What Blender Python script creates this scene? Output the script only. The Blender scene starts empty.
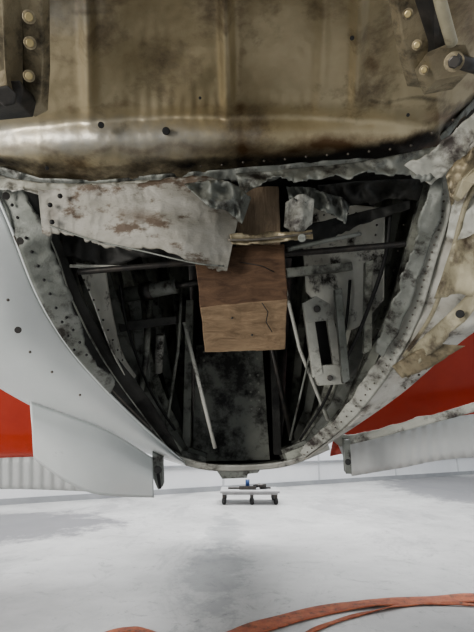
import bpy, bmesh, math, random
from mathutils import Vector, Matrix, noise
random.seed(4)
F=460.0; PITCH=math.radians(14.5); CH=0.7
CP,SP=math.cos(PITCH),math.sin(PITCH)
CAM=Vector((0,0,CH))
def P(u,v,d):
    x=(u-237)/F*d; y=-(v-316)/F*d
    return CAM+Vector((x, CP*d-SP*y, SP*d+CP*y))
def FL(u,v,z=0.0):
    r=P(u,v,1.0)-CAM
    t=(z-CH)/r.z
    return CAM+r*t
def N(p,s=1.0,o=0.0):
    return noise.noise(Vector((p[0]*s+o,p[1]*s+o*1.7,(p[2] if len(p)>2 else 0)*s-o)))
# ---------- materials
def mat(name,c1,c2=None,scale=8,rough=.5,metal=0,dirt=None,dlo=.5,dhi=.65,dscale=4,bump=.1,bscale=60,attr=None,stretch=(1,1,1)):
    m=bpy.data.materials.new(name); m.use_nodes=True
    nt=m.node_tree; n=nt.nodes; l=nt.links
    b=n['Principled BSDF']; b.inputs['Roughness'].default_value=rough; b.inputs['Metallic'].default_value=metal
    tc=n.new('ShaderNodeTexCoord'); mp=n.new('ShaderNodeMapping'); mp.inputs['Scale'].default_value=stretch
    l.new(tc.outputs['Object'],mp.inputs['Vector'])
    def nz(s,det=6,r=.6):
        t=n.new('ShaderNodeTexNoise'); t.inputs['Scale'].default_value=s; t.inputs['Detail'].default_value=det; t.inputs['Roughness'].default_value=r
        l.new(mp.outputs['Vector'],t.inputs['Vector']); return t
    def ramp(src,a,bb,ca,cb):
        r=n.new('ShaderNodeValToRGB'); r.color_ramp.elements[0].position=a; r.color_ramp.elements[1].position=bb
        r.color_ramp.elements[0].color=(*ca,1); r.color_ramp.elements[1].color=(*cb,1); l.new(src,r.inputs['Fac']); return r
    c2=c2 or tuple(x*.8 for x in c1)
    col=ramp(nz(scale).outputs['Fac'],.35,.65,c1,c2).outputs['Color']
    def mix(fac,a,cb):
        x=n.new('ShaderNodeMix'); x.data_type='RGBA'; l.new(fac,x.inputs[0]); l.new(a,x.inputs[6]); x.inputs[7].default_value=(*cb,1); return x.outputs[2]
    if dirt:
        f=ramp(nz(dscale,10,.7).outputs['Fac'],dlo,dhi,(0,0,0),(1,1,1)).outputs['Color']
        col=mix(f,col,dirt)
    if attr:
        for an,ac in attr:
            a=n.new('ShaderNodeAttribute'); a.attribute_name=an
            t=nz(16,9,.75)
            ad=n.new('ShaderNodeMath'); ad.operation='MULTIPLY_ADD'
            l.new(t.outputs['Fac'],ad.inputs[0]); ad.inputs[1].default_value=1.6; ad.inputs[2].default_value=-1.3
            s=n.new('ShaderNodeMath'); s.operation='ADD'; s.use_clamp=True
            l.new(ad.outputs[0],s.inputs[0])
            k=n.new('ShaderNodeMath'); k.operation='MULTIPLY'; k.inputs[1].default_value=1.5; l.new(a.outputs['Fac'],k.inputs[0]); l.new(k.outputs[0],s.inputs[1])
            col=mix(s.outputs[0],col,ac)
    l.new(col,b.inputs['Base Color'])
    bp=n.new('ShaderNodeBump'); bp.inputs['Strength'].default_value=bump; bp.inputs['Distance'].default_value=.01
    l.new(nz(bscale,8,.7).outputs['Fac'],bp.inputs['Height']); l.new(bp.outputs['Normal'],b.inputs['Normal'])
    return m
M={}
M['tan']=mat('corroded_primer',(.52,.45,.31),(.36,.30,.19),4,.36,.5,(.16,.125,.085),.52,.70,6,.12,70,attr=[('grey',(.35,.34,.31)),('brown',(.12,.07,.035)),('dark',(.014,.011,.009))])
M['tan2']=mat('yellow_primer',(.46,.42,.31),(.30,.27,.19),9,.5,.15,(.08,.06,.045),.5,.66,9,.3,60)
M['cream']=mat('chipped_white_paint',(.58,.57,.52),(.40,.38,.33),8,.5,.05,(.08,.065,.05),.5,.64,10,.3,60)
M['brack']=mat('bracket_primer',(.38,.33,.23),(.25,.21,.14),14,.42,.4,(.06,.05,.035),.5,.66,16,.3,60)
M['white']=mat('white_paint',(.74,.76,.75),(.66,.69,.68),3,.18,0,(.40,.40,.38),.66,.78,7,.04,20)
M['dirtywhite']=mat('dirty_white_paint',(.52,.52,.47),(.36,.36,.32),9,.5,0,(.06,.05,.045),.5,.64,10,.3,40)
M['flap']=mat('flap_paint',(.60,.61,.60),(.54,.55,.54),4,.4,0,(.36,.35,.33),.64,.8,5,.05,40)
M['inner']=mat('interior_primer',(.42,.43,.38),(.26,.27,.24),6,.5,0,(.028,.025,.022),.47,.60,6,.2,40)
M['innerwhite']=mat('interior_white',(.64,.64,.58),(.46,.46,.42),6,.5,0,(.05,.045,.04),.53,.62,9,.2,40)
M['innerdark']=mat('interior_shade',(.06,.06,.055),(.025,.025,.023),6,.6,.1,(.01,.01,.01),.5,.65,9,.3,40)  # near-black colour stands in for the deep shade inside the bay
M['alu']=mat('scraped_aluminium',(.31,.30,.27),(.23,.22,.19),10,.5,.3,(.09,.065,.045),.52,.58,6,.25,140,attr=[('stain',(.085,.06,.04))],stretch=(1,1,2))
M['greyflange']=mat('grey_flange',(.27,.28,.26),(.17,.18,.16),10,.5,.3,(.045,.04,.035),.52,.64,14,.3,60)
M['steel']=mat('dark_steel',(.06,.06,.06),(.11,.10,.09),30,.4,.7)
M['brass']=mat('brass_rivet',(.58,.48,.28),(.40,.32,.17),30,.35,.7)
M['rivet']=mat('dull_rivet',(.20,.18,.15),(.10,.09,.08),30,.5,.4)
M['black']=mat('black_rubber',(.012,.012,.012),(.02,.02,.02),20,.6)
M['red']=mat('red_paint',(.50,.065,.035),(.40,.045,.025),3,.2,0,(.26,.03,.015),.6,.8,5,.03,10)
M['strap']=mat('orange_webbing',(.42,.14,.065),(.28,.08,.045),25,.75,0,(.11,.06,.04),.52,.66,30,.4,250)
M['blue']=mat('blue_plastic',(.03,.07,.18),(.02,.05,.13),10,.4)
M['dollyp']=mat('dolly_board',(.34,.34,.34),(.26,.26,.26),10,.6)
def wood(name,c1,c2,axis):
    m=bpy.data.materials.new(name); m.use_nodes=True; n=m.node_tree.nodes; l=m.node_tree.links; b=n['Principled BSDF']; b.inputs['Roughness'].default_value=.85
    tc=n.new('ShaderNodeTexCoord'); mp=n.new('ShaderNodeMapping'); mp.inputs['Scale'].default_value=axis
    l.new(tc.outputs['Object'],mp.inputs['Vector'])
    w=n.new('ShaderNodeTexNoise'); w.inputs['Scale'].default_value=14; w.inputs['Detail'].default_value=9; w.inputs['Roughness'].default_value=.65; w.inputs['Distortion'].default_value=1.0; l.new(mp.outputs[0],w.inputs['Vector'])
    r=n.new('ShaderNodeValToRGB'); r.color_ramp.elements[0].color=(*c1,1); r.color_ramp.elements[1].color=(*c2,1); r.color_ramp.elements[0].position=.32; r.color_ramp.elements[1].position=.66
    l.new(w.outputs['Fac'],r.inputs['Fac']); l.new(r.outputs[0],b.inputs['Base Color'])
    bp=n.new('ShaderNodeBump'); bp.inputs['Strength'].default_value=.6; bp.inputs['Distance'].default_value=.006; l.new(w.outputs['Fac'],bp.inputs['Height']); l.new(bp.outputs[0],b.inputs['Normal'])
    return m
M['wood']=wood('timber_side',(.055,.030,.018),(.13,.078,.046),(1,1,4))
M['endgrain']=wood('timber_end',(.17,.115,.07),(.32,.23,.145),(1.2,1.2,6))
M['palewood']=wood('timber_weathered',(.13,.095,.065),(.26,.20,.14),(5,1,1))
# ---------- objects
def empty(name,loc=(0,0,0)):
    e=bpy.data.objects.new(name,None); e.location=loc; bpy.context.collection.objects.link(e); return e
def obj(name,bm,m,parent=None,smooth=True):
    me=bpy.data.meshes.new(name); bm.normal_update(); bm.to_mesh(me); bm.free()
    o=bpy.data.objects.new(name,me); bpy.context.collection.objects.link(o)
    for mm in (m if isinstance(m,list) else [m]): me.materials.append(M[mm] if isinstance(mm,str) else mm)
    if smooth:
        for p in me.polygons: p.use_smooth=True
    if parent: o.parent=parent; o.matrix_parent_inverse=Matrix.Translation(-Vector(parent.location))
    return o
def res(pts,n,sm=True):
    pts=[Vector(p) for p in pts]
    L=[0]
    for a,b in zip(pts,pts[1:]): L.append(L[-1]+max(1e-6,(b-a).xy.length))
    out=[]
    for i in range(n):
        t=L[-1]*i/(n-1); k=0
        while k<len(pts)-2 and L[k+1]<t: k+=1
        f=(t-L[k])/(L[k+1]-L[k]); f=max(0,min(1,f))
        if sm and len(pts)>2:
            p0=pts[max(k-1,0)];p1=pts[k];p2=pts[k+1];p3=pts[min(k+2,len(pts)-1)]
            q=.5*((2*p1)+(p2-p0)*f+(2*p0-5*p1+4*p2-p3)*f*f+(3*p1-p0-3*p2+p3)*f**3)
        else: q=pts[k].lerp(pts[k+1],f)
        out.append(q)
    return out
AC=empty('aircraft_fuselage')
def jag(L,seed):
    a=N((L*.022,seed,0)); b=N((L*.061,seed+4,1)); c=N((L*.17,seed+9,2))
    step=(math.floor(3*N((L*.035,seed+20,5)))/3)
    return .9*a+.55*b+.22*c*(.3+max(0,a)*2)+.7*step
def sheet(name,A,B,m,nx=60,ny=12,jagA=0,jagB=0,wave=0.0,wsc=12,th=.003,parent=AC,sm=True,fn=None,smooth=True,attrs=None,bulge=0,crump=0):
    a=res(A,nx,sm); b=res(B,nx,sm)
    seed=sum(ord(c) for c in name)*.137
    Ls=[0]
    for i in range(1,nx): Ls.append(Ls[-1]+(a[i]-a[i-1]).xy.length)
    bm=bmesh.new(); g=[]
    lay={k:bm.verts.layers.float.new(k) for k in (attrs or {})}
    for j in range(ny):
        t=j/(ny-1); row=[]
        for i in range(nx):
            q=a[i].lerp(b[i],t)
            dr=(b[i]-a[i]).xy; dr=dr.normalized() if dr.length>1e-6 else Vector((0,1))
            jj=0
            if jagA: jj+=jagA*(1-t)**2*jag(Ls[i],seed)
            if jagB: jj+=jagB*t**2*jag(Ls[i],seed+33)
            u,v,d=q.x+dr.x*jj,q.y+dr.y*jj,q.z
            d-=bulge*math.sin(math.pi*t)
            if fn: d+=fn(u,v,t,i/(nx-1))
            p=P(u,v,d)
            nd=(CAM-p).normalized()
            if wave: p+= nd*wave*N(p,wsc,3.3)
            if crump: p+= nd*crump*(1-2.2*abs(N(p,16,seed))-.8*abs(N(p,41,seed)))
            vv=bm.verts.new(p); row.append(vv)
            for k in lay: vv[lay[k]]=attrs[k](u,v,t)
        g.append(row)
    for j in range(ny-1):
        for i in range(nx-1):
            bm.faces.new((g[j][i],g[j][i+1],g[j+1][i+1],g[j+1][i]))
    o=obj(name,bm,m,parent,smooth)
    if th:
        s=o.modifiers.new('thick','SOLIDIFY'); s.thickness=th; s.offset=0
    return o
def tube(name,pts,r,m,parent=AC,seg=10,sm=True,n=None,raw=False,r2=None):
    pts=[Vector(p) for p in pts]
    if n: pts=res(pts,n,sm)
    W=[p if raw else P(*p) for p in pts]
    bm=bmesh.new(); rings=[]
    for i,p in enumerate(W):
        d=(W[min(i+1,len(W)-1)]-W[max(i-1,0)]).normalized()
        s=d.orthogonal().normalized() if i==0 else (s-d*s.dot(d)).normalized()
        t=d.cross(s); rr=r if r2 is None else r+(r2-r)*i/(len(W)-1)
        rings.append([bm.verts.new(p+(s*math.cos(k*2*math.pi/seg)+t*math.sin(k*2*math.pi/seg))*rr) for k in range(seg)])
    for a,b in zip(rings,rings[1:]):
        for k in range(seg): bm.faces.new((a[k],a[(k+1)%seg],b[(k+1)%seg],b[k]))
    bm.faces.new(rings[0][::-1]); bm.faces.new(rings[-1])
    return obj(name,bm,m,parent)
def hexa(name,c,m,parent=AC,bev=.003,raw=False,sub=0):
    bm=bmesh.new(); v=[bm.verts.new(x if raw else P(*x)) for x in c]
    for f in [(0,1,2,3),(7,6,5,4),(0,4,5,1),(1,5,6,2),(2,6,7,3),(3,7,4,0)]: bm.faces.new([v[i] for i in f])
    bmesh.ops.recalc_face_normals(bm,faces=bm.faces)
    o=obj(name,bm,m,parent,False)
    if bev: b=o.modifiers.new('b','BEVEL'); b.width=bev; b.segments=2
    return o
def slab(name,poly,m,dd=.03,parent=AC,bev=.002):
    bm=bmesh.new(); a=[bm.verts.new(P(*p)) for p in poly]; b=[bm.verts.new(P(p[0],p[1],p[2])+Vector((0,CP,SP))*dd) for p in poly]
    n=len(a); bm.faces.new(a); bm.faces.new(b[::-1])
    for i in range(n): bm.faces.new((a[i],b[i],b[(i+1)%n],a[(i+1)%n]))
    bmesh.ops.recalc_face_normals(bm,faces=bm.faces)
    o=obj(name,bm,m,parent,False)
    if bev: x=o.modifiers.new('b','BEVEL'); x.width=bev; x.segments=2; x.limit_method='ANGLE'
    return o
def rivets(name,pts,r,m,parent=AC,raw=False):
    bm=bmesh.new()
    for p in pts:
        c=p if raw else P(*p)
        bmesh.ops.create_icosphere(bm,subdivisions=2,radius=r,matrix=Matrix.Translation(c))
    return obj(name,bm,m,parent)
def disc(name,p,r,h,m,parent=AC,axis=None,seg=20,raw=False):
    c=Vector(p) if raw else P(*p); ax=(axis or (CAM-c)).normalized()
    bm=bmesh.new(); bmesh.ops.create_cone(bm,cap_ends=True,segments=seg,radius1=r,radius2=r,depth=h,matrix=Matrix.Translation(c)@ax.to_track_quat('Z','Y').to_matrix().to_4x4())
    o=obj(name,bm,m,parent,False); b=o.modifiers.new('b','BEVEL'); b.width=min(h,r)*.2; b.segments=2; return o

# ======= room
def floor_mat():
    m=bpy.data.materials.new('polished_concrete'); m.use_nodes=True; n=m.node_tree.nodes; l=m.node_tree.links; b=n['Principled BSDF']; b.inputs['Roughness'].default_value=.42
    tc=n.new('ShaderNodeTexCoord')
    def nz(s,d=8,r=.6,dist=0,st=(1,1,1)):
        mp=n.new('ShaderNodeMapping'); mp.inputs['Scale'].default_value=st; l.new(tc.outputs['Object'],mp.inputs['Vector'])
        t=n.new('ShaderNodeTexNoise'); t.inputs['Scale'].default_value=s;t.inputs['Detail'].default_value=d;t.inputs['Roughness'].default_value=r;t.inputs['Distortion'].default_value=dist
        l.new(mp.outputs[0],t.inputs['Vector']); return t.outputs['Fac']
    def rp(s,a,bb,ca,cb):
        r=n.new('ShaderNodeValToRGB'); r.color_ramp.elements[0].position=a; r.color_ramp.elements[1].position=bb; r.color_ramp.elements[0].color=(*ca,1); r.color_ramp.elements[1].color=(*cb,1); l.new(s,r.inputs['Fac']); return r.outputs[0]
    def mx(f,a,c):
        x=n.new('ShaderNodeMix'); x.data_type='RGBA'; l.new(f,x.inputs[0]); l.new(a,x.inputs[6]); x.inputs[7].default_value=(*c,1); return x.outputs[2]
    def blob(cx,cy,sx,sy,amp,lo,hi,st,rot=0):
        mp=n.new('ShaderNodeMapping'); mp.vector_type='TEXTURE'; mp.inputs['Location'].default_value=(cx,cy,0); mp.inputs['Scale'].default_value=(sx,sy,1); mp.inputs['Rotation'].default_value=(0,0,rot)
        l.new(tc.outputs['Object'],mp.inputs['Vector'])
        ln=n.new('ShaderNodeVectorMath'); ln.operation='LENGTH'; l.new(mp.outputs[0],ln.inputs[0])
        ad=n.new('ShaderNodeMath'); ad.operation='MULTIPLY_ADD'; l.new(nz(4,10,.8),ad.inputs[0]); ad.inputs[1].default_value=amp; ad.inputs[2].default_value=-amp/2
        s2=n.new('ShaderNodeMath'); s2.operation='ADD'; l.new(ad.outputs[0],s2.inputs[0]); l.new(ln.outputs['Value'],s2.inputs[1])
        return rp(s2.outputs[0],lo,hi,(st,)*3,(0,0,0))
    c=rp(nz(1.6,9,.7),.35,.7,(.46,.46,.45),(.31,.31,.305))
    c=mx(rp(nz(1.3,12,.78,.8,(1,.5,1)),.52,.60,(0,0,0),(.5,)*3),c,(.21,.21,.215))
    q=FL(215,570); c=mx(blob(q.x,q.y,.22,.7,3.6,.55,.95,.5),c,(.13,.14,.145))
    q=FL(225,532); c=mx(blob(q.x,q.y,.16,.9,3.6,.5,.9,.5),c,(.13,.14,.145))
    q=FL(20,528); c=mx(blob(q.x-.4,q.y,1.2,.75,1.6,.8,1.0,.75,.3),c,(.10,.10,.11))  # left wing's shadow, painted into the concrete colour
    q=FL(450,488); c=mx(blob(q.x+.4,q.y,1.3,2.2,1.4,.8,1.0,.75,-.1),c,(.10,.10,.11))  # shadow on the right of the floor, also painted as darker concrete
    c=mx(rp(nz(15,6,.8),.61,.67,(0,0,0),(.75,)*3),c,(.15,.15,.15))
    c=mx(rp(nz(5,14,.85,1.5),.55,.59,(0,0,0),(.5,)*3),c,(.17,.17,.17))
    l.new(c,b.inputs['Base Color'])
    bp=n.new('ShaderNodeBump'); bp.inputs['Strength'].default_value=.08; l.new(nz(30),bp.inputs['Height']); l.new(bp.outputs[0],b.inputs['Normal'])
    return m
bm=bmesh.new(); bmesh.ops.create_grid(bm,x_segments=4,y_segments=4,size=16); bmesh.ops.translate(bm,verts=bm.verts,vec=(0,2,0))
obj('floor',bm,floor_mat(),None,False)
wl=FL(0,505); wr=FL(474,474)
wd=(wr-wl).normalized(); wn=Vector((-wd.y,wd.x,0))
M['wall']=mat('wall_white',(.74,.75,.76),(.68,.69,.70),2,.6,0)
M['base']=mat('trim_grey',(.34,.35,.36),(.28,.29,.30),4,.6)
M['seam']=mat('seam_grey',(.52,.53,.54),(.48,.49,.50),4,.6)
def wbox(name,s0,s1,z0,z1,o0,o1,m,parent=None):
    c=[wl+wd*s+wn*o+Vector((0,0,z)) for (o) in (o0,o1) for (s,z) in ((s0,z0),(s1,z0),(s1,z1),(s0,z1))]
    return hexa(name,c,m,parent,0,True)
wbox('wall_back',-8,16,0,3.6,0,.15,'wall')
wbox('baseboard_back',-8,16,0,.06,-.03,-.001,'base')
wbox('trim_1',-8,16,.30,.33,-.02,-.001,'base')
for i in range(14):
    wbox('trim_%d'%(i+2),-7+i*1.6,-6.98+i*1.6,.06,3.6,-.012,-.001,'seam')

# ======= upper belly panel
def vb(u):
    pts=[(-80,160),(0,174),(40,186),(100,188),(160,182),(215,178),(260,174),(330,168),(400,162),(440,144),(480,100),(560,60)]
    for a,b in zip(pts,pts[1:]):
        if a[0]<=u<=b[0]:
            f=(u-a[0])/(b[0]-a[0]); f=f*f*(3-2*f); return a[1]+(b[1]-a[1])*f
    return pts[-1][1]
def g(x,s): return math.exp(-(x/s)**2)
def sm01(x): x=max(0,min(1,x)); return x*x*(3-2*x)
def pf(u,v,t,s):
    r=0
    fade=1/(1+math.exp((v-108)/7))
    for c,w,a in ((88,6,.030),(227,5.5,.032),(322,6,.010),(358,5.5,.030),(-10,9,.02),(158,36,-.018),(290,32,-.018),(400,16,-.018)):
        r-=a*g(u-c-(v-60)*.03*(1 if c<230 else -1),w)*fade
    r-=.026*g(v-(142+(u-237)**2*.00025),16)
    r+=.016*g(v-(116+(u-237)**2*.0002),9)
    r+=.016*N((u*.010,v*.014,1))+.004*N((u*.035,v*.035,2))+.0012*N((u*.12,v*.1,6))
    r+=.0014*math.sin(u*.55)*g(v-106,14)*sm01((u-90)/60)*sm01((420-u)/60)
    r+=.03*max(0,t-.92)/.08
    return r
attrs={
 'grey':lambda u,v,t: .9*sm01(1-abs(v-138)/42)*sm01((340-u)/200)+.45*sm01((75-v)/60)*sm01(1-abs(u-60)/60)+.25*sm01((60-v)/60),
 'brown':lambda u,v,t: .65*sm01((u-200)/160)*sm01((v-118)/25)+.5*g(v-150-(N((u*.02,3,3))*14),7)+.45*sm01((v-155)/12)+.3*g(u-125,16)*g(v-50,50)+.45*g(v-70-(u-400)*.2,10)*sm01((u-320)/60)+.4*g(v-106-8*N((u*.02,1,1)),6)*sm01((u-20)/60)+.45*g(u-240-10*N((v*.03,2,2)),6)+.4*g(u-72,6)*g(v-60,60)+.35*g(u-372,6)*g(v-50,60),
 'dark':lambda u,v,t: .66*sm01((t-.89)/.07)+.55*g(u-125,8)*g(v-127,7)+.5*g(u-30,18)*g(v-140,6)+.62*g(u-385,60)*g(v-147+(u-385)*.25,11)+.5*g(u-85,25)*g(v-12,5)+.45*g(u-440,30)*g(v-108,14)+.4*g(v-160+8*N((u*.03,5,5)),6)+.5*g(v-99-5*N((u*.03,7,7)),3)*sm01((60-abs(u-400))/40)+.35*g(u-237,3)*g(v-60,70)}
A=[(u,-90,.60) for u in range(-80,561,20)]
B=[(u,vb(u),1.20) for u in range(-80,561,20)]
sheet('belly_skin_panel',A,B,'tan',nx=300,ny=140,sm=False,fn=pf,attrs=attrs,th=.004)
Lp=[(u,vb(u)-8,1.19) for u in range(-80,561,20)]
Lq=[(u,vb(u)+5,1.21) for u in range(-80,561,20)]
sheet('chipped_skin_edge',Lp,Lq,'greyflange',nx=360,ny=6,sm=False,jagB=10,crump=.012)
dp=lambda u,v:.60+.60*(v+90)/(vb(u)+90)
for i,(u,v,r) in enumerate([(166,131,.009),(101,125,.007),(47,168,.005),(352,38,.004),(200,98,.003),(408,115,.004)]):
    disc('drain_hole_%d'%i,(u,v,dp(u,v)-.024),r,.012,'black')
pts=[]
for k in range(22): pts.append((12+k*21,vb(12+k*21)-13,dp(200,vb(12+k*21)-13)+.0))
rivets('skin_rivets',pts,.0035,'rivet')

# ======= brackets
def bracket(name,outline,dd,riv,rr=.009):
    slab(name,outline,'brack',dd)
    for i,(u,v,d) in enumerate(riv):
        disc(name+'_washer_%d'%i,(u,v,d),rr*1.0,.004,'brack'); 
        disc(name+'_head_%d'%i,(u,v,d-.004),rr*.62,.010,'brass')
bracket('left_bracket_plate',[(16,-30,.62),(41,-30,.62),(43,60,.72),(41,103,.78),(28,110,.80),(12,100,.78),(14,50,.72)],.03,[(29,17,.645),(30,43,.68),(29,76,.72)])
slab('left_bracket_web',[(-40,-30,.60),(2,-30,.60),(5,70,.70),(8,92,.72),(-40,90,.72)],'brack',.06)
slab('left_bracket_rail',[(3,-30,.63),(15,-30,.63),(14,86,.74),(5,86,.74)],'steel',.05)
slab('left_bracket_foot',[(-20,82,.72),(20,80,.72),(23,88,.73),(20,104,.75),(-20,108,.75)],'steel',.05)
disc('left_bracket_bolt',(6,96,.71),.016,.03,'steel',seg=6)
bracket('right_bracket_plate',[(392,-30,.62),(425,-30,.62),(433,40,.69),(440,74,.74),(430,80,.75),(413,78,.745),(403,40,.69)],.028,[(408,14,.645),(417,45,.68),(424,70,.71)],.0075)
slab('right_bracket_arm',[(424,-30,.60),(436,-30,.60),(446,36,.66),(450,64,.70),(440,70,.71),(434,40,.68)],'steel',.04)
slab('right_bracket_foot',[(427,52,.68),(446,44,.67),(466,44,.67),(472,58,.69),(468,74,.71),(436,80,.72)],'brack',.05)
disc('right_bracket_washer',(454,62,.672),.014,.005,'brack')
disc('right_bracket_bolt',(454,62,.664),.009,.018,'steel',seg=6)
tube('right_bracket_strut',[(432,-40,.58),(440,0,.60),(452,44,.65)],.008,'tan2',n=12)
tube('right_bracket_pin',[(454,60,.67),(480,68,.70)],.010,'steel')

# ======= interior bay
rimL=[(0,160,1.26),(48,235,1.30),(72,300,1.38),(100,355,1.52),(140,412,1.70),(178,458,1.88),(205,465,1.92)]
rimR=[(462,140,1.26),(440,225,1.30),(420,295,1.38),(392,350,1.54),(362,405,1.70),(322,448,1.86),(290,461,1.92)]
backL=[(188,262,3.1),(190,300,3.15),(191,340,3.2),(192,380,3.2),(193,420,3.25),(196,452,3.3),(205,458,3.3)]
backR=[(292,258,3.1),(290,300,3.15),(288,340,3.2),(286,380,3.2),(284,420,3.25),(280,452,3.3),(270,457,3.3)]
sheet('bay_wall_left',rimL,backL,'inner',40,30,wave=.012)
sheet('bay_wall_right',rimR,backR,'inner',40,30,wave=.012)
sheet('bay_floor_skin',[rimL[-1],(245,466,1.94),rimR[-1]],[backL[-1],(238,459,3.3),backR[-1]],'inner',20,12)
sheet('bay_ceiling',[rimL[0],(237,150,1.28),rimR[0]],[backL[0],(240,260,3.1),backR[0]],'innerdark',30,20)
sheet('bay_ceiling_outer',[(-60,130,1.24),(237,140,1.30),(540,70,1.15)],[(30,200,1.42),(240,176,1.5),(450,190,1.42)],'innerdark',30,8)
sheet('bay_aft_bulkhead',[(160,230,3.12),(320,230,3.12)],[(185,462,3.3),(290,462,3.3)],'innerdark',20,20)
sheet('left_sill_backing',[(-60,165,1.24),(-20,240,1.28),(20,300,1.36),(56,350,1.48),(100,392,1.62),(160,442,1.84)],[(30,165,1.28),(60,240,1.32),(84,300,1.40),(112,350,1.54),(150,400,1.7),(182,455,1.9)],'innerdark',30,6)  # added dark sheet, closes the light slit behind the left flange
def dl(rim,back,t):
    return [P(*x).lerp(P(*y),t) for x,y in zip(rim,back)]
def frame(name,t,w,m,side):
    a=dl(rimL if side<0 else rimR, backL if side<0 else backR,t)
    bm=bmesh.new(); va=[];vc=[];vd=[]
    for i,p in enumerate(a):
        inw=(Vector((0,p.y,P(238,300,1.5).z+.05))-p); inw.y=0; inw.normalize()
        va.append(bm.verts.new(p)); vc.append(bm.verts.new(p+inw*w)); vd.append(bm.verts.new(p+inw*w+Vector((0,w*.6,0))))
    for q,r in ((va,vc),(vc,vd)):
        for i in range(len(a)-1): bm.faces.new((q[i],q[i+1],r[i+1],r[i]))
    o=obj(name,bm,m,AC,False); s=o.modifiers.new('s','SOLIDIFY'); s.thickness=.004
for k,t in enumerate((.06,.16,.3,.5,.75)):
    for sd in (-1,1):
        frame('bay_frame_%d_%s'%(k,'l' if sd<0 else 'r'),t,.045 if k else .03,'inner' if k%2==0 else 'greyflange',sd)
pts=[]
for sd,(r,b) in enumerate(((rimL,backL),(rimR,backR))):
    for t in (.10,.13,.22,.4):
        c=res([tuple(p) for p in dl(r,b,t)],26)
        for p in c: pts.append(p+Vector((.004 if sd==0 else -.004,-.002,0)))
rivets('bay_rivets',pts,.004,'rivet',raw=True)
slab('keel_web_panel',[(196,345,2.45),(262,340,2.45),(270,460,2.35),(192,462,2.35)],'inner',.04)
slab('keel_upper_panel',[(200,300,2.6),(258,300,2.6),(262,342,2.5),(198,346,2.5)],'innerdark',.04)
pts=[]
for k in range(13):
    for u in (249,257): pts.append((u+k*.35,350+k*8.4,2.44-k*.006))
    pts.append((204-k*.3,352+k*8.4,2.44-k*.006))
rivets('keel_rivets',pts,.007,'innerwhite')
slab('keel_flange_left',[(186,300,2.3),(193,300,2.3),(190,458,2.2),(182,458,2.2)],'inner',.05)
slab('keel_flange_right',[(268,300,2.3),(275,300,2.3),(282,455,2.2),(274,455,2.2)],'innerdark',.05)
tube('bay_strut_1',[(182,285,1.9),(178,350,1.95),(164,442,1.95)],.007,'inner')
tube('bay_strut_2',[(184,322,1.85),(215,448,1.9)],.008,'innerwhite')
tube('bay_strut_3',[(284,282,1.8),(300,350,1.85),(328,420,1.85)],.008,'innerwhite')
tube('bay_strut_4',[(262,290,2.0),(272,350,2.0),(292,440,2.0)],.012,'steel')
tube('bay_strut_5',[(312,345,1.8),(290,440,1.9)],.005,'greyflange')
tube('bay_strut_6',[(150,300,1.8),(146,360,1.8),(140,395,1.8)],.012,'inner')
tube('bay_cable_1',[(120,285,1.6),(128,330,1.65),(150,390,1.8),(175,430,1.9)],.005,'black',n=20)
tube('bay_cable_2',[(350,280,1.6),(345,330,1.65),(330,390,1.8),(300,440,1.9)],.005,'black',n=20)
tube('hydraulic_cylinder',[(120,296,1.75),(176,286,1.7)],.028,'greyflange',seg=20)
tube('hydraulic_collar',[(142,292,1.73),(152,290,1.72)],.034,'steel',seg=20)
tube('hydraulic_rod',[(176,286,1.7),(200,282,1.7)],.012,'steel')
tube('actuator_body',[(160,335,1.9),(158,372,1.95)],.018,'innerwhite',seg=16)
M['slot']=mat('slotted_casting',(.48,.48,.43),(.34,.34,.31),9,.5,0,(.06,.055,.05),.52,.66,14,.3,40)
slab('slotted_bracket_leg_l',[(304,312,1.6),(314,314,1.6),(323,374,1.64),(313,378,1.65)],'slot',.03)
slab('slotted_bracket_leg_r',[(326,312,1.6),(332,310,1.6),(346,372,1.65),(335,374,1.65)],'slot',.03)
slab('slotted_bracket_top',[(303,303,1.598),(316,296,1.598),(330,304,1.598),(332,320,1.60),(306,323,1.60)],'slot',.035)
slab('slotted_bracket_base',[(312,366,1.64),(344,364,1.64),(345,384,1.65),(318,386,1.65)],'slot',.035)
slab('slotted_bracket_back',[(310,316,1.68),(330,314,1.68),(340,372,1.72),(320,374,1.72)],'black',.01)
disc('slotted_bracket_bolt',(317,309,1.59),.012,.012,'steel')
disc('slotted_bracket_bolt_low',(330,378,1.635),.010,.012,'steel')
sheet('bay_web_left',[(76,262,1.37),(92,300,1.42),(112,352,1.52),(130,384,1.64)],[(106,270,1.50),(112,310,1.56),(122,352,1.64),(136,376,1.72)],'innerwhite',30,12,wave=.015)
rivets('gusset_rivets',[(84+k*4.8,280+k*10,1.385+k*.02) for k in range(9)]+[(101+k*2.4,284+k*9,1.50+k*.02) for k in range(8)],.0035,'steel')
slab('bay_shelf_left',[(118,322,1.7),(176,316,1.75),(176,324,1.75),(120,332,1.7)],'innerdark',.08)
slab('bay_channel_left',[(128,300,1.78),(140,300,1.78),(152,392,1.84),(142,392,1.84)],'greyflange',.04)
sheet('bay_side_panel_right',[(300,205,1.75),(340,204,1.62),(385,208,1.48)],[(306,292,1.8),(348,330,1.66),(384,300,1.52)],'innerwhite',40,20,wave=.03)
rivets('side_panel_rivets',[(378-k*1.2,215+k*10,1.45+k*.004) for k in range(10)]+[(308+k*8,216-k*.5,1.70-k*.025) for k in range(8)],.0035,'steel')
slab('bay_stringer_right',[(335,290,1.5),(342,288,1.5),(350,380,1.6),(343,384,1.6)],'greyflange',.03)
slab('bay_stringer_right_outer',[(366,262,1.43),(373,260,1.43),(372,350,1.56),(364,354,1.56)],'inner',.03)
tube('bay_hose_right',[(390,215,1.36),(384,262,1.38),(360,330,1.5),(345,360,1.6)],.006,'black',n=24)
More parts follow.
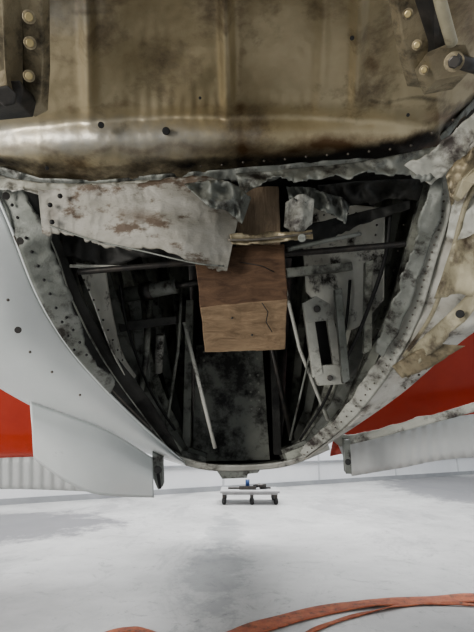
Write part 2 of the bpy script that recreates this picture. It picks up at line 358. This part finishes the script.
slab('bay_ledge_right',[(286,268,1.7),(352,262,1.6),(354,270,1.6),(288,277,1.7)],'inner',.05)
pa,pb=Vector((78,272,1.32)),Vector((405,244,1.30))
rp=[pa.lerp(pb,i/60) for i in range(61)]
tube('cross_rod_core',rp,.0085,'steel')
W0,W1=P(*pa),P(*pb); ax=(W1-W0); hel=[]; s=Vector((0,0,1)); t=ax.normalized().cross(s)
for i in range(2400):
    a=i*.7; hel.append(W0+ax*(i/2399)+(s*math.cos(a)+t*math.sin(a))*.0085)
tube('cross_rod_thread',hel,.0012,'steel',raw=True,seg=4)
tube('cross_pipe_pale',[(70,266,1.34),(130,267,1.34),(196,264,1.34)],.005,'dirtywhite')

# ======= rim flanges and skins
sheet('left_torn_flange',[(24,188,1.16),(44,235,1.2),(66,282,1.28),(90,345,1.42),(114,386,1.55)],[(-4,184,1.18),(18,245,1.2),(40,300,1.28),(70,349,1.40),(110,394,1.56)],'greyflange',120,10,jagA=9,wave=.008,crump=.004)
rivets('left_flange_fasteners',[(12+k*5.6+(k*k)*.05,205+k*12.5,1.165+k*.018) for k in range(13)]+[(26+k*6,238+k*14,1.19+k*.02) for k in range(9)],.0042,'black')
sheet('left_outer_skin',[(-10,178,1.17),(10,225,1.19),(36,292,1.29),(66,343,1.41),(104,388,1.55),(145,428,1.73),(184,462,1.90)],
      [(-160,250,1.15),(-130,290,1.2),(-60,345,1.3),(-5,385,1.45),(50,415,1.60),(110,440,1.76),(186,466,1.91)],'white',80,24,bulge=.05)
tube('left_rim_edge',[(-6,190,1.165),(10,225,1.18),(36,292,1.28),(66,343,1.40),(104,388,1.54),(145,428,1.72),(184,462,1.89)],.004,'white',n=40)
tube('left_rim_seam',[(14,236,1.18),(46,300,1.30),(78,350,1.43),(116,394,1.58),(152,430,1.75)],.0025,'rivet',n=40)
rivets('left_skin_rivets',[(30,352,1.30),(8,300,1.18),(52,372,1.38),(80,395,1.48)],.004,'rivet')
for i,(u,v,d) in enumerate([(18,330,1.235),(6,196,1.15),(20,241,1.165)]): disc('left_skin_fastener_%d'%i,(u,v,d),.009,.004,'steel')
sheet('left_lower_fairing',[(30,402,1.52),(70,416,1.58),(110,432,1.66),(152,458,1.78)],[(34,458,1.56),(64,480,1.60),(98,494,1.66),(154,497,1.78)],'white',40,16,bulge=.05,th=.006)
slab('left_fairing_bracket',[(152,452,1.78),(162,458,1.8),(163,486,1.8),(158,490,1.8),(153,478,1.78)],'greyflange',.04)
disc('left_fairing_latch',(158,470,1.76),.014,.03,'black')
tube('left_latch_pin',[(158,474,1.76),(160,488,1.78)],.006,'black')
sheet('keel_lip',[(178,456,1.88),(210,464,1.9),(250,465,1.92),(290,460,1.91),(328,444,1.85)],[(178,463,1.9),(210,470,1.92),(250,470,1.94),(290,465,1.93),(330,449,1.87)],'dirtywhite',40,5,th=.006)
slab('belly_drain_mast',[(214,468,1.95),(262,467,1.95),(258,473,1.95),(248,474,1.95),(247,478,1.95),(222,479,1.95),(219,474,1.95)],'greyflange',.05)
# right flange
sheet('right_rim_flange',[(426,168,1.18),(434,206,1.20),(420,258,1.27),(404,312,1.36),(378,362,1.50),(340,412,1.70),(300,452,1.87)],
      [(456,150,1.17),(450,212,1.19),(436,262,1.26),(419,318,1.35),(390,372,1.49),(350,422,1.69),(304,458,1.88)],'dirtywhite',80,8,jagA=4,wave=.006,crump=.003)
rivets('right_flange_rivets',[tuple(p) for p in res([(442,190,1.175),(443,212,1.185),(429,262,1.25),(412,316,1.34),(385,368,1.48),(346,417,1.68),(304,455,1.86)],44)],.003,'rivet')
sheet('right_torn_strip',[(428,178,1.16),(424,215,1.19),(408,262,1.26),(393,300,1.32),(376,352,1.44)],[(444,178,1.15),(440,216,1.18),(425,262,1.25),(410,306,1.31),(384,358,1.43)],'greyflange',90,8,jagA=7,jagB=4,crump=.006)
def rf(u,v,t,s): return .012*N((u*.04,v*.04,4))-.022*max(0,math.sin(s*24))**2*sm01(t*4)
sheet('right_inner_skin',[(452,142,1.18),(448,212,1.20),(436,262,1.27),(419,318,1.36),(390,372,1.50),(350,422,1.70),(304,460,1.90)],
      [(620,60,1.02),(620,160,1.02),(600,240,1.08),(540,290,1.2),(468,336,1.40),(398,396,1.64),(312,455,1.90)],'cream',140,30,fn=rf)
tube('right_rib_edge',[(484,172,1.0),(466,204,1.06),(450,262,1.15),(432,314,1.26),(404,356,1.4)],.006,'tan2',n=30)
sheet('right_rib_strap',[(470,292,1.10),(446,316,1.17),(418,342,1.28),(396,368,1.4)],[(486,300,1.08),(458,330,1.15),(432,354,1.26),(408,378,1.38)],'tan2',50,6,jagB=5,crump=.012)
sheet('right_rib_fold',[(436,344,1.25),(414,352,1.3),(392,366,1.40)],[(466,346,1.2),(438,362,1.27),(402,378,1.38)],'brack',40,8,jagB=4,crump=.01)
sheet('right_primer_patch',[(452,246,1.12),(470,240,1.06),(500,232,1.02)],[(434,300,1.2),(456,298,1.13),(500,292,1.05)],'tan2',40,12,jagA=6,jagB=8,crump=.01)
sheet('right_white_shard_1',[(452,205,1.10),(474,195,1.06),(500,190,1.04)],[(446,238,1.13),(468,248,1.09),(500,256,1.05)],'dirtywhite',50,12,jagA=6,jagB=9,crump=.012)
sheet('right_torn_rim_sheet',[(408,168,1.12),(440,144,1.08),(480,108,1.0),(510,84,.98)],[(432,186,1.13),(454,168,1.09),(480,142,1.02),(510,120,1.0)],'dirtywhite',100,12,jagA=6,jagB=9,crump=.012)
sheet('right_rim_curl',[(446,176,1.08),(462,156,1.05),(500,128,1.0)],[(452,208,1.1),(468,190,1.06),(500,160,1.02)],'brack',60,12,jagA=4,jagB=8,crump=.02)
slab('right_arm_fitting',[(474,168,1.0),(500,150,.98),(500,176,.98),(474,184,1.0),(462,200,1.04),(456,196,1.04),(462,180,1.02)],'tan2',.02)
disc('right_lightening_hole',(460,314,1.10),.010,.01,'black')
rivets('right_skin_rivets',[(405+k*7,388-k*6.5,1.46-k*.03) for k in range(6)],.004,'rivet')
# ======= torn sheet metal at top of opening
sheet('torn_keel_sheet',[(38,190,1.10),(90,186,1.09),(160,181,1.08),(212,178,1.08),(243,196,1.12)],
      [(42,228,1.14),(90,240,1.12),(140,251,1.10),(192,264,1.08),(228,267,1.10)],'alu',180,40,jagA=4,jagB=8,wave=.03,wsc=6,crump=.003,
      attrs={'stain':lambda u,v,t:.8*g(u-140-(v-215)*.8,30)*g(v-216,10)+.5*g(u-100,40)*g(v-192,5)+.4*g(t-1,.06)+.6*g(u-52,10)*g(v-215,14)})
tube('torn_keel_fold',[(50,226,1.125),(92,240,1.105),(142,251,1.085),(194,263,1.065),(224,266,1.085)],.002,'greyflange',n=40)
rivets('keel_sheet_holes',[(50,205,1.10),(52,222,1.11),(60,196,1.09)],.006,'black')
sheet('torn_keel_sheet_curl',[(186,186,1.065),(226,182,1.06),(250,200,1.1)],[(206,204,1.04),(228,212,1.05),(242,224,1.09)],'greyflange',80,14,jagA=3,jagB=5,crump=.03)
sheet('torn_lip_right',[(236,174,1.16),(300,168,1.15),(360,162,1.15),(440,146,1.14)],[(240,190,1.14),(290,184,1.12),(350,178,1.12),(436,176,1.13)],'greyflange',200,10,jagB=9,crump=.02)
sheet('torn_lip_left',[(-30,166,1.17),(20,180,1.16),(80,184,1.16),(150,180,1.15)],[(-30,184,1.14),(24,194,1.12),(70,196,1.12),(150,192,1.12)],'dirtywhite',160,8,jagB=6,crump=.015)
sheet('torn_shard_centre',[(286,202,1.2),(300,196,1.18),(314,200,1.2)],[(284,228,1.2),(300,230,1.17),(312,222,1.2)],'dirtywhite',40,12,jagA=3,jagB=5,crump=.02)
sheet('torn_shard_right',[(318,186,1.26),(352,182,1.28),(425,178,1.3)],[(322,206,1.3),(356,200,1.32),(418,202,1.34)],'innerdark',60,10,jagB=8,crump=.04)
sheet('crumpled_stringer',[(286,186,1.22),(318,190,1.24),(350,202,1.28)],[(290,202,1.2),(318,208,1.22),(346,222,1.26)],'greyflange',60,10,jagA=5,jagB=7,crump=.04)
sheet('lower_spar_cap',[(230,235,1.10),(268,234,1.10),(312,230,1.12)],[(232,244,1.09),(268,243,1.09),(313,239,1.11)],'brack',80,6,jagA=3,jagB=3,crump=.01)
tube('broken_hinge_pin',[(228,240,1.08),(262,239,1.08),(312,233,1.10)],.003,'rivet',n=20)
tube('fuel_line_2',[(286,250,1.22),(330,240,1.24),(360,234,1.3)],.006,'greyflange',n=16)
disc('fuel_line_joint',(302,238,1.085),.010,.02,'greyflange')
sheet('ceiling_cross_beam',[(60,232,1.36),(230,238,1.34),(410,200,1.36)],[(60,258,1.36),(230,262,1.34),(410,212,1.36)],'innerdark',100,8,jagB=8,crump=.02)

# ======= timber block
TB=empty('timber_block',P(245,290,1.2))
def tblock(nm,c,mats,n=14,amp=.003):
    bm=bmesh.new(); v=[bm.verts.new(P(*x)) for x in c]
    fs=[((0,1,2,3),0),((7,6,5,4),0),((0,4,5,1),1),((1,5,6,2),0),((2,6,7,3),0),((3,7,4,0),0)]
    for f,mi in fs:
        ff=bm.faces.new([v[i] for i in f]); ff.material_index=mi
    bmesh.ops.recalc_face_normals(bm,faces=bm.faces)
    bmesh.ops.subdivide_edges(bm,edges=bm.edges,cuts=n,use_grid_fill=True)
    for x in bm.verts: x.co+=Vector((N(x.co,25,1),N(x.co,25,2),N(x.co,25,5)))*amp
    o=obj(nm,bm,mats,TB,False); b=o.modifiers.new('b','BEVEL'); b.width=.003; b.segments=2; b.limit_method='ANGLE'; b.angle_limit=.9
tblock('block',[(200,307,1.12),(288,299,1.12),(284,244,1.15),(194,249,1.15),(205,353,1.235),(285,350,1.235),(278,246,1.40),(202,252,1.40)],['wood','endgrain'])
tblock('upper_post',[(236,247,1.19),(281,245,1.19),(279,186,1.21),(236,188,1.21),(240,248,1.30),(277,246,1.30),(275,192,1.32),(240,194,1.32)],['palewood','palewood'],10)
tube('split_crack',[(262,303,1.116),(268,312,1.136),(266,322,1.156),(272,332,1.182)],.0012,'black',TB)
tube('split_crack_side',[(240,262,1.137),(262,266,1.135),(274,272,1.131)],.001,'black',TB)
rivets('nail_heads',[(232,318,1.148),(252,335,1.19)],.003,'steel',TB)

# ======= wings
sheet('wing_panel_left',[(-260,330,2.2),(-60,345,2.3),(40,385,2.4),(70,420,2.4)],[(-260,470,2.3),(-60,462,2.4),(0,458,2.45),(70,455,2.5)],'red',30,10,th=.03)
sheet('wing_flap_left',[(-260,470,2.2),(-60,462,2.25),(0,458,2.3),(110,455,2.4)],[(-260,510,2.1),(-60,497,2.2),(0,489,2.3),(104,492,2.4)],'flap',260,6,fn=lambda u,v,t,s:.005*math.sin(u*.6),th=.006)
sheet('wing_panel_right',[(345,380,2.4),(400,330,2.3),(474,300,2.2),(700,270,2.1)],[(330,455,2.5),(400,440,2.4),(474,426,2.3),(700,404,2.2)],'red',30,10,th=.03)
sheet('wing_flap_right',[(336,440,2.2),(400,428,2.15),(474,414,2.1),(700,390,2.0)],[(352,476,2.2),(400,468,2.15),(474,457,2.1),(700,448,2.0)],'flap',260,6,fn=lambda u,v,t,s:.004*math.sin(u*.6),th=.006)
sheet('right_wing_root_fairing',[(330,438,1.95),(380,429,1.9),(440,412,1.8),(500,396,1.7)],[(340,446,1.95),(380,437,1.9),(440,421,1.8),(500,405,1.7)],'dirtywhite',80,5,th=.01,jagA=3)
slab('right_fairing_hinge',[(344,440,1.9),(350,440,1.9),(352,474,1.92),(346,474,1.92)],'greyflange',.04)
disc('right_hinge_pin',(348,462,1.88),.012,.03,'black')

# ======= dolly
c0=FL(250,505); DY=empty('wheeled_dolly',(c0.x,c0.y,0))
def box(name,cx,cy,cz,sx,sy,sz,m,parent,rot=0,bev=.005):
    bm=bmesh.new(); bmesh.ops.create_cube(bm,size=1,matrix=Matrix.Translation((cx,cy,cz))@Matrix.Rotation(rot,4,'Z')@Matrix.Diagonal((sx,sy,sz,1)))
    o=obj(name,bm,m,parent,False); b=o.modifiers.new('b','BEVEL'); b.width=bev; b.segments=2; return o
x,y=c0.x,c0.y+.2
box('deck',x,y,.125,.62,.42,.022,'dollyp',DY)
box('deck_frame_front',x,y-.19,.108,.58,.03,.02,'dollyp',DY)
box('deck_frame_rear',x,y+.19,.108,.58,.03,.02,'dollyp',DY)
for i,(sx,sy) in enumerate(((-.27,-.17),(.27,-.17),(-.27,.17),(.27,.17),(.02,-.17))):
    disc('wheel_%d'%i,(x+sx,y+sy,.036),.036,.028,'black',DY,Vector((1,.35,0)),raw=True)
    box('caster_fork_%d'%i,x+sx,y+sy,.075,.035,.03,.05,'steel',DY)
TO=empty('tool_tray',(x,y,.1375))
box('tray_base',x-.02,y,.147,.18,.16,.018,'blue',TO)
box('tray_side',x-.02,y-.08,.155,.18,.01,.035,'steel',TO,bev=.002)
tube('spray_can',[(x-.02,y+.02,.15),(x-.02,y+.02,.23)],.022,'blue',TO,raw=True,seg=16)
tube('drill_handle',[(x+.05,y,.16),(x+.10,y-.03,.175),(x+.18,y-.03,.17)],.02,'steel',TO,raw=True)
box('rag',x-.16,y+.02,.145,.14,.1,.016,'steel',TO)
box('pliers',x+.17,y+.02,.145,.12,.05,.016,'steel',TO,.3)
# ======= straps on floor
def strap(name,pts,w,flat=False):
    c=res([tuple(FL(u,v,.004)) for u,v in pts],120)
    bm=bmesh.new(); rows=[]
    for i,p in enumerate(c):
        d=(c[min(i+1,119)]-c[max(i-1,0)]).normalized(); s=Vector((-d.y,d.x,0)).normalized()
        z=.004+(.008*max(0,N((i*.07,2,2)))); tw=0 if flat else .010*N((i*.06,6,1))
        rows.append([bm.verts.new(Vector((p.x,p.y,0))+s*w*(k/4-.5)+Vector((0,0,z+max(-.002,tw*(k/4-.5)*2)))) for k in range(5)])
    for a,b in zip(rows,rows[1:]):
        for k in range(4): bm.faces.new((a[k],a[k+1],b[k+1],b[k]))
    o=obj(name,bm,'strap'); s=o.modifiers.new('s','SOLIDIFY'); s.thickness=.003; return o
strap('cargo_strap',[(190,652),(240,634),(300,616),(350,606),(400,602),(474,599),(560,600)],.09)
strap('cargo_strap',[(80,650),(112,633),(140,631),(175,645)],.045,True)
strap('cargo_strap',[(280,648),(330,624),(380,610),(430,604),(520,608)],.02)

# ======= light
w=bpy.data.worlds.new('World'); bpy.context.scene.world=w; w.use_nodes=True
w.node_tree.nodes['Background'].inputs[0].default_value=(.92,.96,1,1); w.node_tree.nodes['Background'].inputs[1].default_value=.7
def area(name,loc,tgt,size,e,col=(1,1,1)):
    l=bpy.data.lights.new(name,'AREA'); l.energy=e; l.size=size; l.color=col; o=bpy.data.objects.new(name,l); bpy.context.collection.objects.link(o)
    o.location=loc; o.rotation_euler=(Vector(tgt)-Vector(loc)).to_track_quat('-Z','Y').to_euler()
area('added_side_fill',(0,5.0,4.5),(0,4,0),5,600)
area('added_side_fill',(-2.6,-1.4,.9),(0,1.0,1.1),1.2,85,(1,.96,.90))  # added fill lamp with no real source, grazes the belly ridges
bpy.context.scene.view_settings.look='AgX - Medium High Contrast'
cam=bpy.data.cameras.new('camera'); co=bpy.data.objects.new('camera',cam); bpy.context.collection.objects.link(co)
co.location=CAM; co.rotation_euler=(math.pi/2+PITCH,0,0); cam.sensor_fit='VERTICAL'; cam.sensor_height=24; cam.lens=24*F/632; cam.clip_start=.02
bpy.context.scene.camera=co
